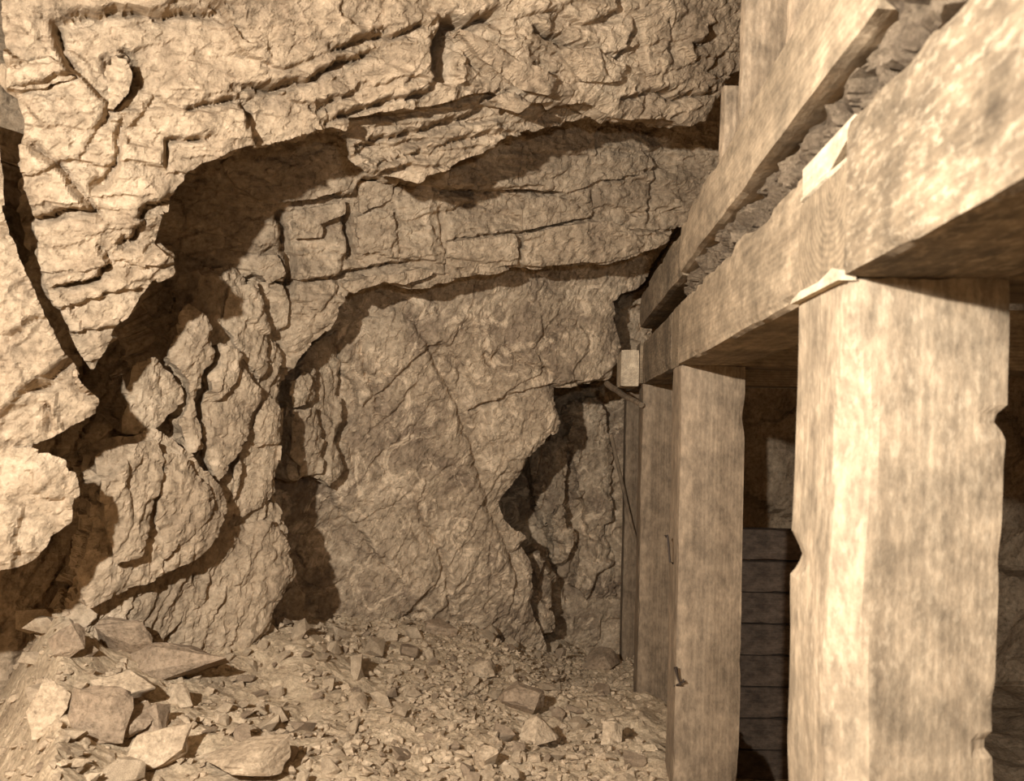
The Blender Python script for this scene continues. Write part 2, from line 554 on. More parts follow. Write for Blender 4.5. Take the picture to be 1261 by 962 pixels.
C = rock_mass('wall_back', [(150, 130), (240, 60), (960, 60), (960, 200), (880, 262), (862, 275), (832, 285), (816, 300), (783, 315), (750, 324), (707, 327), (637, 330),
              (600, 338), (564, 347), (509, 356), (478, 351), (436, 364), (415, 388), (404, 412), (392, 424), (368, 446), (352, 470), (330, 520), (230, 480), (150, 330)],
              C_PL, ROCK, 41, strata=(0.16, 0.04, 0.04, 0.1), res=0.0115, thick=0.9, under=0.45, rough=0.016, cracks=crC,
              fx=((0.34, 0.042), (0.15, 0.022), (0.06, 0.008)), ang=0.06, aspect=2.2, joint=0.03)
tag(C, kind='structure')
# blocks standing proud of the ledge
for poly, dz, sd in [
    ([(530, 205), (580, 195), (638, 188), (640, 232), (590, 234), (532, 231)], 0.06, 1),
    ([(642, 190), (700, 185), (760, 192), (800, 195), (796, 214), (740, 222), (700, 236), (643, 232)], 0.03, 2),
    ([(552, 300), (600, 293), (636, 289), (640, 326), (600, 334), (556, 342)], 0.035, 3),
    ([(646, 288), (700, 276), (748, 272), (782, 288), (786, 312), (748, 321), (700, 325), (647, 327)], 0.04, 4),
    ([(360, 258), (424, 248), (424, 266), (398, 278), (396, 292), (361, 296)], 0.05, 5),
    ([(304, 345), (350, 352), (356, 372), (352, 400), (330, 410), (306, 390)], 0.04, 6),
    ([(788, 314), (800, 296), (832, 284), (812, 302)], 0.05, 7),
    ([(442, 222), (486, 228), (484, 246), (446, 262)], 0.03, 8),
    ([(650, 245), (705, 242), (726, 266), (690, 274), (645, 284)], 0.04, 9),
    ([(315, 318), (342, 314), (350, 338), (330, 348)], 0.06, 10),
    ([(418, 350), (470, 338), (520, 330), (540, 338), (500, 352), (474, 348), (436, 362)], 0.05, 12),
    ([(440, 268), (484, 258), (488, 300), (442, 316)], 0.02, 13),
    ([(270, 200), (330, 150), (440, 130), (440, 212), (430, 236), (400, 242), (346, 250), (318, 244), (290, 232)], 0.10, 14),
    ([(436, 170), (520, 160), (524, 226), (480, 216), (446, 216)], 0.08, 15),
]:
    rock_mass('rock_block', poly, shift(C_PL, dz), ROCK, sd + 300, res=0.011, thick=0.22, under=0.15, rough=0.012,
              fx=((0.3, 0.016), (0.12, 0.012), (0.05, 0.006)), ang=0.06, parent=C, bevel=0.012, noise=0.015, joint=0.012)

# left wall: standing slabs that recede towards the back
crE = [
    ([(200, 560), (195, 600), (188, 640), (182, 690)], 0.018, 0.07, -0.02, 0.1),
    ([(335, 350), (320, 380), (318, 400)], 0.012, 0.05, 0.0, 0.1),
    ([(236, 700), (240, 735), (247, 770)], 0.012, 0.06, 0.0, 0.1),
    ([(273, 655), (288, 690), (278, 712), (283, 770)], 0.012, 0.06, 0.02, 0.1),
    ([(345, 740), (340, 775)], 0.014, 0.06, 0.02, 0.1),
    ([(300, 580), (330, 610), (350, 622)], 0.010, 0.05, 0.0, 0.1),
    ([(380, 470), (350, 480)], 0.012, 0.05, 0.0, 0.1),
]
cavity = rock_mass('wall_left', [(-250, -250), (250, -250), (320, 200), (320, 900), (-250, 1000)], Plane((0, 600, 4.3), (250, 600, 5.0), (100, 350, 4.7)), ROCK, 58, res=0.02, thick=0.3, under=0,
                   strata=(0.14, 0.045, 1.15, 0.2))
tag(cavity, kind='structure')
E = rock_mass('wall_left', [(212, 390), (236, 340), (290, 320), (340, 400), (354, 440), (354, 480), (351, 560), (344, 612), (348, 640), (358, 672), (368, 704), (360, 722), (343, 742),
              (336, 790), (330, 860), (86, 900), (74, 760), (84, 715), (112, 650), (108, 560), (150, 530), (152, 496), (168, 455), (190, 436)], E_PL, ROCK, 57, strata=(0.14, 0.045, 1.15, 0.2), back=(0, 1, 0), res=0.0105, thick=0.8, under=0.6, rough=0.02, cracks=crE,
              fx=((0.45, 0.04), (0.17, 0.016), (0.06, 0.006)), joint=0.014, ang=1.15, aspect=2.2)
tag(E, kind='structure')
for poly, dz, sd, mt in [
    ([(158, 536), (160, 488), (172, 452), (196, 438), (206, 448), (222, 462), (232, 476), (233, 494), (214, 508), (206, 522), (190, 530)], 0.20, 1, ROCK),
    ([(215, 440), (222, 398), (236, 376), (252, 392), (262, 420), (270, 446), (254, 456), (250, 480), (250, 520), (256, 552), (236, 556), (226, 520), (234, 496), (232, 468)], 0.19, 2, ROCK),
    ([(256, 462), (272, 448), (268, 416), (290, 430), (314, 470), (326, 482), (316, 512), (304, 544), (292, 566), (268, 594), (258, 566), (253, 530)], 0.12, 3, ROCK),
    ([(318, 516), (330, 498), (346, 488), (350, 560), (346, 606), (340, 616), (320, 630), (298, 640), (286, 620), (290, 580), (304, 552)], 0.06, 4, ROCK),
    ([(106, 556), (132, 540), (164, 536), (200, 530), (220, 540), (240, 560), (256, 584), (276, 610), (281, 630), (262, 660), (234, 690), (200, 708), (166, 722), (126, 742), (112, 748),
      (100, 700), (118, 650), (112, 600)], 0.20, 5, ROCK),
    ([(206, 726), (236, 700), (268, 668), (290, 652), (330, 640), (346, 660), (364, 704), (340, 738), (326, 775), (300, 800), (220, 800)], 0.04, 6, ROCK),
    ([(120, 560), (150, 545), (196, 545), (200, 580), (186, 640), (176, 690), (140, 700), (132, 640)], 0.30, 7, ROCK),
    ([(205, 560), (236, 562), (262, 600), (272, 630), (240, 670), (206, 690), (196, 640)], 0.28, 8, ROCK),
    ([(282, 350), (316, 346), (330, 400), (336, 450), (322, 470), (296, 430), (276, 400)], 0.05, 9, ROCK),
]:
    rock_mass('rock_slab', poly, shift(E_PL, dz), mt, sd + 500, strata=(0.16, 0.035, 1.1, -0.05), res=0.0105, back=(-0.25, 0.95, 0), thick=0.35, under=0.3, rough=0.016,
              fx=((0.3, 0.03), (0.13, 0.010), (0.05, 0.005)), ang=1.2, aspect=1.8, parent=E, bevel=0.02, noise=0.02, joint=0.012)
# slabs leaning between left wall and back face
LS = Plane((370, 440, 5.15), (440, 600, 5.62), (370, 740, 5.25))
for poly, pl, sd in [
    ([(352, 462), (372, 440), (400, 415), (416, 408), (420, 450), (418, 500), (412, 540), (420, 575), (405, 600), (384, 588), (362, 590), (356, 530)], shift(LS, -0.05), 3),
    ([(338, 745), (362, 720), (376, 735), (386, 775), (384, 810), (335, 820)], LS, 4),
    ([(358, 470), (388, 448), (398, 470), (390, 495), (362, 502)], shift(LS, 0.06), 5),
    ([(362, 505), (392, 498), (402, 540), (396, 580), (376, 586), (364, 560)], shift(LS, 0.03), 6),
]:
    rock_mass('rock_slab', poly, pl, ROCK, sd + 700, res=0.011, thick=0.4, under=0.2, rough=0.02,
              fx=((0.3, 0.03), (0.13, 0.016), (0.05, 0.007)), ang=1.3, aspect=2.0, parent=wall_mid, bevel=0.02)

# rock lip between roof and ledge
B2_PL = shift(B_PL, -0.30)
crB2 = [
    ([(430, 180), (480, 170), (540, 150), (600, 132)], 0.014, 0.05, 0.05, 0.12),
    ([(440, 205), (500, 190), (560, 178), (620, 160)], 0.012, 0.04, 0.03, 0.12),
    ([(436, 228), (480, 210), (520, 200)], 0.012, 0.04, 0.03, 0.1),
]
B2 = rock_mass('ceiling', [(400, 120), (420, 60), (900, 40), (900, 110), (800, 125), (756, 140), (712, 150), (690, 150), (655, 164), (632, 172), (600, 186), (560, 204), (520, 224), (480, 216),
               (448, 212), (436, 200), (428, 172), (410, 150)], B2_PL, ROCK, 71, strata=(0.07, 0.045, 0.28, 0.35), res=0.0105, thick=0.7, under=0.5, rough=0.018, cracks=crB2,
               fx=((0.26, 0.04), (0.11, 0.022), (0.05, 0.008)), ang=0.32, aspect=3.2)
tag(B2, kind='structure')

# the roof brow
crB = [
    ([(62, 14), (72, 50), (80, 80), (96, 96)], 0.02, 0.08, -0.02, 0.1),
    ([(2, 108), (30, 108), (60, 100), (98, 96)], 0.012, 0.05, 0.05, 0.12),
    ([(0, 80), (30, 72), (58, 68)], 0.010, 0.04, 0.02, 0.1),
    ([(130, 90), (134, 70), (150, 66), (166, 78), (168, 100), (158, 118), (146, 128), (136, 142), (131, 156)], 0.014, 0.07, 0.02, 0.06),
    ([(156, 140), (152, 165), (144, 190), (138, 212), (122, 228), (104, 238)], 0.012, 0.06, 0.02, 0.08),
    ([(28, 172), (60, 196), (92, 230), (128, 274)], 0.016, 0.06, -0.03, 0.12),
    ([(40, 266), (70, 268), (90, 258), (120, 262)], 0.014, 0.05, 0.04, 0.12),
    ([(230, 138), (252, 128), (290, 122), (304, 116)], 0.012, 0.05, 0.02, 0.1),
    ([(206, 210), (208, 172), (235, 167), (264, 168)], 0.010, 0.05, 0.03, 0.1),
    ([(150, 305), (168, 275), (180, 255), (212, 248)], 0.012, 0.05, 0.03, 0.08),
    ([(60, 355), (100, 350), (118, 342), (132, 320), (120, 300)], 0.014, 0.05, 0.04, 0.1),
    ([(300, 110), (340, 106), (380, 94), (430, 72), (470, 60)], 0.014, 0.06, 0.05, 0.2),
    ([(300, 122), (310, 140), (306, 160)], 0.012, 0.05, 0.0, 0.1),
    ([(390, 132), (416, 122), (414, 156)], 0.014, 0.06, 0.03, 0.05),
    ([(70, 18), (140, 12), (200, 16), (260, 8), (290, 2)], 0.014, 0.05, 0.04, 0.15),
    ([(400, 58), (440, 52), (490, 36), (540, 24)], 0.012, 0.05, 0.04, 0.12),
    ([(558, 24), (550, 60), (544, 100)], 0.05, 0.22, -0.04, 0.12),
    ([(556, 26), (580, 26), (606, 20), (622, 16)], 0.03, 0.14, 0.06, 0.1),
    ([(582, 58), (620, 74), (665, 100)], 0.014, 0.05, 0.05, 0.12),
    ([(655, 36), (700, 50), (735, 58)], 0.016, 0.06, 0.04, 0.1),
    ([(735, 78), (762, 74), (776, 56), (786, 36), (784, 20)], 0.014, 0.06, 0.03, 0.1),
    ([(822, 20), (830, 50), (832, 82)], 0.010, 0.05, 0.0, 0.1),
    ([(850, 54), (872, 50), (880, 20)], 0.010, 0.05, 0.03, 0.1),
    ([(400, 150), (460, 132), (520, 112), (545, 100)], 0.016, 0.06, 0.04, 0.15),
    ([(770, 118), (810, 112), (850, 120), (890, 110)], 0.016, 0.05, 0.04, 0.1),
    ([(205, 290), (180, 310), (165, 330), (158, 350)], 0.012, 0.05, 0.03, 0.08),
]
B = rock_mass('ceiling', [(22, 164), (10, 90), (-20, -120), (1120, -160), (1120, 20), (960, 70), (908, 92), (900, 112), (882, 153), (862, 152), (834, 142), (800, 147), (762, 143), (745, 130), (728, 121),
              (712, 128), (690, 122), (655, 124), (640, 112), (610, 112), (560, 124), (500, 136), (440, 146), (436, 168), (416, 157), (360, 168), (306, 180), (263, 199), (233, 215), (219, 237),
              (204, 277), (192, 302), (208, 318), (212, 336), (190, 350), (171, 369), (160, 388), (139, 417), (113, 452), (96, 424), (78, 394), (60, 360), (42, 322), (42, 272)],
              B_PL, ROCK, 83, strata=(0.13, 0.05, 0.22, 0.10), res=0.0085, thick=0.9, back=(-0.5, 0.85, 0.42), under=0.08, rough=0.016, cracks=crB,
              fx=((0.42, 0.05), (0.16, 0.022), (0.055, 0.007)), ang=0.5, aspect=1.5)
tag(B, kind='structure')
# a splinter of rock that hangs in the roof, and ledges under the lip
for poly, dz, sd in [
    ([(560, 32), (590, 44), (640, 70), (690, 96), (676, 118), (640, 108), (590, 70)], 0.06, 1),
    ([(132, 90), (140, 70), (156, 70), (164, 90), (158, 112), (134, 140)], 0.05, 2),
    ([(606, 118), (640, 112), (656, 128), (640, 140), (622, 130)], 0.02, 3),
    ([(690, 60), (740, 62), (772, 80), (766, 100), (720, 100)], 0.03, 4),
    ([(8, 84), (60, 72), (96, 96), (50, 106), (8, 108)], 0.05, 5),
]:
    rock_mass('rock_slab', poly, shift(B_PL, dz), ROCK, sd + 900, res=0.009, thick=0.25, under=0.1, rough=0.012,
              fx=((0.25, 0.025), (0.1, 0.014), (0.05, 0.006)), ang=-0.5, parent=B, bevel=0.014)

# nearest rock on the left
A = rock_mass('wall_left', [(-260, 40), (-8, 110), (2, 200), (10, 290), (28, 338), (46, 376), (64, 412), (92, 456), (118, 492), (112, 508), (62, 536), (36, 549), (22, 575), (-260, 640)],
              A_PL, ROCK, 97, strata=(0.12, 0.035, 0.9, 0.1), res=0.009, thick=0.7, under=0.8, rough=0.016, ang=1.0, aspect=1.6,
              cracks=[([(20, 480), (50, 470), (80, 440), (90, 425)], 0.012, 0.05, 0.03, 0.08), ([(48, 490), (58, 530)], 0.012, 0.05, 0.03, 0.08), ([(0, 420), (30, 400), (50, 390)], 0.01, 0.04, 0.02, 0.08)],
              fx=((0.3, 0.04), (0.12, 0.018), (0.05, 0.007)))
tag(A, kind='structure')
for poly, dz, sd in [
    ([(-200, 560), (28, 548), (60, 552), (80, 566), (88, 594), (89, 646), (64, 662), (56, 676), (22, 700), (-200, 740)], -0.02, 1),
]:
    rock_mass('rock_slab', poly, shift(A_PL, dz), ROCK, sd + 970, res=0.009, thick=0.5, under=0.8, rough=0.018,
              fx=((0.25, 0.03), (0.1, 0.014), (0.05, 0.006)), ang=1.1, parent=A)

# ------------------------------------------------------------------ floor of broken rock
ctl = []
for (u, v, Y) in [(60, 760, 3.6), (110, 765, 3.85), (200, 772, 4.35), (340, 775, 4.7), (420, 778, 5.5), (500, 776, 5.9), (600, 780, 6.3), (660, 806, 6.5), (700, 832, 6.3), (745, 850, 6.0),
                  (800, 866, 5.5), (820, 870, 5.2), (100, 962, 2.75), (300, 962, 3.1), (600, 962, 3.5), (820, 962, 3.85), (100, 870, 3.2), (300, 870, 3.9), (600, 870, 4.7), (780, 900, 4.6), (0, 900, 2.7),
                  (740, 815, 7.6), (700, 800, 7.6)]:
    p = at(u, v, Y)
    ctl.append(p)
for X, Y, Z in [(-2.6, 2.0, -1.0), (-1.2, 1.0, -1.4), (0.3, 1.0, -1.75), (1.2, 2.0, -1.85), (1.2, 4, -1.9), (1.4, 6, -1.95), (1.6, 8, -1.95), (3, 4, -1.9), (3, 8, -1.9), (-3.2, 4.5, -0.9),
                (-2.5, 7, -1.6), (0.9, 3.7, -1.85), (-3, 0, -1.2), (3, 0, -1.8), (0, 0, -1.7), (0.8, 7.5, -1.95), (0.75, 5.5, -1.95)]:
    ctl.append(np.array([X, Y, Z]))
ctl = np.array(ctl)
K = np.sqrt((ctl[:, None, 0] - ctl[None, :, 0]) ** 2 + (ctl[:, None, 1] - ctl[None, :, 1]) ** 2 + 0.02)
Wt = np.linalg.solve(K + 0.02 * np.eye(len(ctl)), ctl[:, 2] + 1.7)


def ground(X, Y):
    X, Y = np.asarray(X, float), np.asarray(Y, float)
    r = np.zeros(X.shape)
    for c, wt in zip(ctl, Wt):
        r = r + wt * np.sqrt((X - c[0]) ** 2 + (Y - c[1]) ** 2 + 0.02)
    r = r - 1.7
    r = r - 0.8 * np.clip((-X - 0.635 * Y) / 0.4, 0, 1)      # hollow under the near rock
    r = r + 0.10 * fbm(X / 0.5, Y / 0.5, 3, 3) + 0.035 * fbm(X / 0.12, Y / 0.12, 4, 4)
    return r


def grid_floor():
    xs = np.arange(-3.6, 3.8, 0.02)
    ys = np.arange(-1.6, 8.6, 0.02)
    X, Y = np.meshgrid(xs, ys)
    Z = ground(X, Y)
    f, e = facets(X, Y, 0.10, 5, 0.3, 1.2, 0.5, 0.8)
    Z = Z + 0.012 * f + 0.010 * fbm(X / 0.05, Y / 0.05, 8, 2)
    n, m = X.shape
    idx = np.arange(n * m).reshape(n, m)
    F4 = np.stack([idx[:-1, :-1].ravel(), idx[:-1, 1:].ravel(), idx[1:, 1:].ravel(), idx[1:, :-1].ravel()], 1)
    cx, cy = X[:-1, :-1].ravel(), Y[:-1, :-1].ravel()
    F4 = F4[(cx < 0.84 + 0.04 * fbm(cx / 0.2, cy / 0.2, 2, 2))]   # the timber line stands over a lower level
    return mesh_obj('floor', np.stack([X.ravel(), Y.ravel(), Z.ravel()], 1), F4, mat=DIRT)


floor = tag(grid_floor(), kind='structure')


def on_ground(u, v):
    """the point of the rubble seen along a ray"""
    x, z = ray(u, v)
    lo = 2.4
    for Y in np.arange(2.4, 8.3, 0.03):
        if z * Y < ground(x * Y, Y):
            return np.array([x * Y, Y, float(ground(x * Y, Y))])
    return None


# ------------------------------------------------------------------ loose stones
import bmesh


def stone_mesh(name, seed, flat=0.75, npt=16, mat=STONE, bevel=True):
    r = random.Random(seed)
    bm = bmesh.new()
    for i in range(npt):
        v = Vector((r.gauss(0, 1), r.gauss(0, 1), r.gauss(0, 1))).normalized()
        k = 0.42 + 0.12 * r.random()
        # push towards a block shape
        mx = max(abs(v.x), abs(v.y), abs(v.z))
        v = v * (k / mx) * 0.85 if r.random() < 0.6 else v * k
        bm.verts.new((v.x * (0.9 + 0.5 * r.random()), v.y, v.z * flat))
    res = bmesh.ops.convex_hull(bm, input=bm.verts)
    bmesh.ops.delete(bm, geom=list({g for g in res['geom_interior'] + res['geom_unused'] if isinstance(g, bmesh.types.BMVert)}), context='VERTS')
    me = bpy.data.meshes.new(name)
    bm.to_mesh(me)
    bm.free()
    me.materials.append(mat)
    return me


def big_stone(name, seed, mat, dims):
    """a boulder with a broken surface"""
    me = stone_mesh(name, seed, 1.0, 18, mat)
    bm = bmesh.new()
    bm.from_mesh(me)
    bmesh.ops.subdivide_edges(bm, edges=bm.edges, cuts=3, use_grid_fill=True)
    bmesh.ops.triangulate(bm, faces=bm.faces)
    r = random.Random(seed)
    co = np.array([v.co[:] for v in bm.verts])
    nz = 0.085 * fbm(co[:, 0] * 5 + seed, co[:, 1] * 5 + co[:, 2] * 4, seed, 4)
    for v, k in zip(bm.verts, nz):
        v.co = v.co * (1 + float(k) * 1.6)
        v.co = Vector((v.co.x * dims[0], v.co.y * dims[1], v.co.z * dims[2]))
    bm.to_mesh(me)
    bm.free()
    o = bpy.data.objects.new(name, me)
    COL.objects.link(o)
    return o


rng = random.Random(7)
# (u, v of its middle, width px, height px, depth/width, turn about z, material, label)
marks = []
spots = []
SHORT = ['long dark flat slab', 'dark upright pointed slab', 'big rounded dark boulder', 'pale upright block', 'pale flat wedge of rock', 'dark rounded rock', 'dark blocky rock by the left wall',
         'dark angular rock', 'pale thin propped rock', 'pale diamond shaped stone', 'flat topped rock on the crest', 'large dark overhanging rock', 'steep sided leaning rock', 'pale rounded rock by the back wall',
         'knobbly pale stone', 'pale block with squared end', 'broad pale slab', 'pale boulder', 'pale squarish rock', 'dark egg shaped rock', 'mottled rock in the dark corner', 'low dark rock by the back wall']
named = [
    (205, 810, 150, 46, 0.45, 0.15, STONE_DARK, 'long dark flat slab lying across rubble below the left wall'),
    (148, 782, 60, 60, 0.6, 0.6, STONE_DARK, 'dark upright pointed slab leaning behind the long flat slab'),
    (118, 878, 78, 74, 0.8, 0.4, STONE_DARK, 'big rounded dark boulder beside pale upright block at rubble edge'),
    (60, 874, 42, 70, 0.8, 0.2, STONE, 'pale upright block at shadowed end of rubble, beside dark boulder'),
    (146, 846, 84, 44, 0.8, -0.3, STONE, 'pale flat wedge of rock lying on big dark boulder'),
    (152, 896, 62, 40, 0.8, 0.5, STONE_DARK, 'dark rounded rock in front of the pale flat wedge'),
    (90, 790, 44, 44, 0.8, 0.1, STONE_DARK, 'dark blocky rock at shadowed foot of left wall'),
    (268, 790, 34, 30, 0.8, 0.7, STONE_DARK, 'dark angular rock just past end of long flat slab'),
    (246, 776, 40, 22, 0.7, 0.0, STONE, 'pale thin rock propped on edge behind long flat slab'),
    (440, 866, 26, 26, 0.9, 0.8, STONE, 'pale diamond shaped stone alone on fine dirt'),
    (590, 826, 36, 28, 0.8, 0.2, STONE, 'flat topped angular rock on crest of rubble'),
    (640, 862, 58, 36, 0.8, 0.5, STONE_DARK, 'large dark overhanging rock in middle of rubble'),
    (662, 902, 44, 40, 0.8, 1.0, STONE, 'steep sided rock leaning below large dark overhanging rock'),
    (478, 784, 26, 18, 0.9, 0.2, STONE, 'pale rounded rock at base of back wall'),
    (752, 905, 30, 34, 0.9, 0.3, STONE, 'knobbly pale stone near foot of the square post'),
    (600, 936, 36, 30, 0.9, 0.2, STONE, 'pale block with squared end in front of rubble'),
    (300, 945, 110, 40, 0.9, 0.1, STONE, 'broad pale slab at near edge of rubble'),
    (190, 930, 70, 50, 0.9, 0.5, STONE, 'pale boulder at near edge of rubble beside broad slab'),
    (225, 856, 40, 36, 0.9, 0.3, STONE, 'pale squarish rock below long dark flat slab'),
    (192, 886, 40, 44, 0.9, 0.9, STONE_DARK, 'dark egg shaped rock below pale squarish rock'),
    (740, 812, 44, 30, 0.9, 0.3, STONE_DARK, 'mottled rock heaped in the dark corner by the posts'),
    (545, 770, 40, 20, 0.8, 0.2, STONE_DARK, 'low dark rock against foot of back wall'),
]
for k, (u, v, wpx, hpx, dr, rz, mt, lb) in enumerate(named):
    p = on_ground(u, v + hpx * 0.35)
    if p is None:
        continue
    W, H = wpx * p[1] / F, hpx * p[1] / F
    o = big_stone('boulder' if W > 0.25 else 'rock', 40 + k, mt, (W * 0.95, W * dr, H * 1.1))
    o.location = (p[0], p[1] + W * dr * (-0.35 if k in (0, 6, 21) else 0.05), p[2] + H * 0.30)
    o.rotation_euler = (rng.uniform(-0.25, 0.25), rng.uniform(-0.2, 0.2), rz * 0.6)
    tag(o, lb, 'boulder' if W > 0.25 else 'rock')
    marks.append((p[0], p[1], SHORT[k]))
    spots.append((o.location.x, o.location.y, W * 0.9))

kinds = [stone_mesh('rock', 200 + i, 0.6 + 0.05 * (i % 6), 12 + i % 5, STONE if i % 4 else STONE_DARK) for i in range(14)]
count = 0
taken = list(spots)
tries = 0
while count < 270 and tries < 6000:
    tries += 1
    u = rng.uniform(40, 815)
    v = rng.uniform(770, 975)
    if u > 690 and v < 800:
        continue
    p = on_ground(u, v)
    if p is None or p[1] > 7.2 or p[0] > 0.40:
        continue
    px = 10 + 28 * rng.random() ** 2.6
    if u < 330:
        px *= 1.6
    sz = px * p[1] / F
    if any(math.hypot(p[0] - a, p[1] - b) < 0.5 * (sz + c) for a, b, c in taken):
        continue
    taken.append((p[0], p[1], sz))
    ki = rng.randrange(14)
    o = bpy.data.objects.new('rock', kinds[ki])
    COL.objects.link(o)
    o.scale = (sz, sz * rng.uniform(0.7, 1.0), sz * rng.uniform(0.7, 1.1))
    o.location = (p[0], p[1], p[2] + sz * 0.16)
    o.rotation_euler = (rng.uniform(-0.6, 0.6), rng.uniform(-0.6, 0.6), rng.uniform(0, 6.28))
    mk = min(marks, key=lambda q: (q[0] - p[0]) ** 2 + (q[1] - p[1]) ** 2)[2]
    shape = 'flat' if o.scale[2] / o.scale[0] * (0.6 + 0.05 * (ki % 6)) < 0.6 else 'blocky'
    lb = '%s %s %s rock fragment near the %s' % ('chunky' if px > 18 else 'small' if px > 12.5 else 'tiny', shape, 'pale' if ki % 4 else 'dark', mk)
    tag(o, lb, 'rock', lb.replace(' rock fragment', ' fragments'))
    count += 1

# gravel too fine to count
gv, gf, base = [], [], 0
tmpl = []
for k in kinds[:8]:
    V = np.array([v.co[:] for v in k.vertices])
    T = []
    k.calc_loop_triangles()
    for t in k.loop_triangles:
        T.append(list(t.vertices))
    tmpl.append((V, np.array(T)))
nr = np.random.RandomState(5)
GX = nr.uniform(-3.0, 1.3, 60000)
GY = 2.4 + 5.4 * nr.rand(60000)
uu, vv = GX / GY, None
GZ = ground(GX, GY)
keep = (nr.rand(60000) < 0.05 + 0.26 * np.clip(fbm(GX / 0.6, GY / 0.6, 12, 3) + 0.5, 0, 1)) & (GX / GY > -0.75) & (GX < 0.42 + 0.6 * (GY > 6))
for x, y, z in zip(GX[keep], GY[keep], GZ[keep]):
    V, T = tmpl[nr.randint(8)]
    sz = 0.014 + 0.045 * nr.rand() ** 2.5
    a, b_ = nr.uniform(0, 6.28), nr.uniform(-0.8, 0.8)
    ca, sa, cb, sb = math.cos(a), math.sin(a), math.cos(b_), math.sin(b_)
    M = np.array([[ca, -sa * cb, sa * sb], [sa, ca * cb, -ca * sb], [0, sb, cb]]) * sz
    gv.append(V @ M.T + (x, y, z + sz * 0.2))
    gf.append(T + base)
    base += len(V)
g = mesh_obj('gravel', np.concatenate(gv), faces3=np.concatenate(gf), mat=STONE, parent=floor)
tag(g, 'fine broken gravel strewn over the cavern floor', kind='stuff')


# ------------------------------------------------------------------ timber
def timber(name, lo, hi, mat, seed, parent=None, amp=0.006, notches=(), res=0.03, lean=(0, 0), chip=0.010, wane=None):
    """a squared timber: a closed box with worn arrises, saw waves and gouges. Built about its own centre"""
    lo, hi = np.array(lo, float), np.array(hi, float)
    ctr, half = (lo + hi) / 2, (hi - lo) / 2
    verts, faces, base = {}, [], 0
    ns = [max(2, int(math.ceil((hi[a] - lo[a]) / res))) for a in range(3)]
    ns = [min(n, 150) for n in ns]
    vlist = []

    def vid(i, j, k):
        key = (i, j, k)
        if key not in verts:
            verts[key] = len(vlist)
            vlist.append(((2 * i / ns[0] - 1) * half[0], (2 * j / ns[1] - 1) * half[1], (2 * k / ns[2] - 1) * half[2]))
        return verts[key]
    for i in range(ns[0]):
        for j in range(ns[1]):
            faces.append((vid(i, j, 0), vid(i, j + 1, 0), vid(i + 1, j + 1, 0), vid(i + 1, j, 0)))
            faces.append((vid(i, j, ns[2]), vid(i + 1, j, ns[2]), vid(i + 1, j + 1, ns[2]), vid(i, j + 1, ns[2])))
    for i in range(ns[0]):
        for k in range(ns[2]):
            faces.append((vid(i, 0, k), vid(i + 1, 0, k), vid(i + 1, 0, k + 1), vid(i, 0, k + 1)))
            faces.append((vid(i, ns[1], k), vid(i, ns[1], k + 1), vid(i + 1, ns[1], k + 1), vid(i + 1, ns[1], k)))
    for j in range(ns[1]):
        for k in range(ns[2]):
            faces.append((vid(0, j, k), vid(0, j, k + 1), vid(0, j + 1, k + 1), vid(0, j + 1, k)))
            faces.append((vid(ns[0], j, k), vid(ns[0], j + 1, k), vid(ns[0], j + 1, k + 1), vid(ns[0], j, k + 1)))
    P = np.array(vlist)
    ax = int(np.argmax(half))
    oth = [a for a in range(3) if a != ax]
    L = P[:, ax]
    # worn arrises: pull in where two faces meet, unevenly along the length
    r = half[None, :] - np.abs(P)
    edge = (np.exp(-r[:, oth[0]] / 0.02) * np.exp(-r[:, oth[1]] / 0.02))
    wear = chip * (0.3 + np.clip(fbm(L / 0.16, np.sign(P[:, oth[0]]) * 7 + np.sign(P[:, oth[1]]) * 13, seed, 3) * 1.6, 0, 1.2))
    sg = np.sign(P)
    for a in oth:
        P[:, a] -= sg[:, a] * edge * wear
        P[:, a] += amp * (fbm(L / 0.45 + 3.3 * a, P[:, oth[0]] * 2 + P[:, oth[1]] * 3 + 5 * a, seed + a, 3))
    P[:, ax] += amp * 0.6 * fbm(P[:, oth[0]] / 0.04, P[:, oth[1]] / 0.04, seed + 5, 3) * (r[:, ax] < 1e-6)
    if wane:                                   # a hewn-off arris on the -x -y corner
        c = wane[0] * np.clip((P[:, 2] + ctr[2] - wane[1]) / 0.1, 0, 1) * np.clip((wane[2] - P[:, 2] - ctr[2]) / 0.2, 0, 1)
        c = c * (0.85 + 0.5 * fbm(P[:, 2] / 0.3, P[:, 2] * 0, seed + 9, 3))
        gap = np.maximum(c - ((P[:, 0] + half[0]) + (P[:, 1] + half[1])), 0)
        P[:, 0] += gap / 2
        P[:, 1] += gap / 2
    for (nx, ny, nz, rad, dx, dy, dz) in notches:
        q = np.array([nx, ny, nz]) - ctr
        dd = np.linalg.norm((P - q) / np.array(rad), axis=1)
        f = np.clip(1 - dd, 0, 1) ** 0.7
        P += f[:, None] * np.array([dx, dy, dz])
    o = mesh_obj(name, P, faces, mat=mat, parent=parent)
    o.location = ctr
    o.rotation_euler = (lean[0], lean[1], 0)
    return o


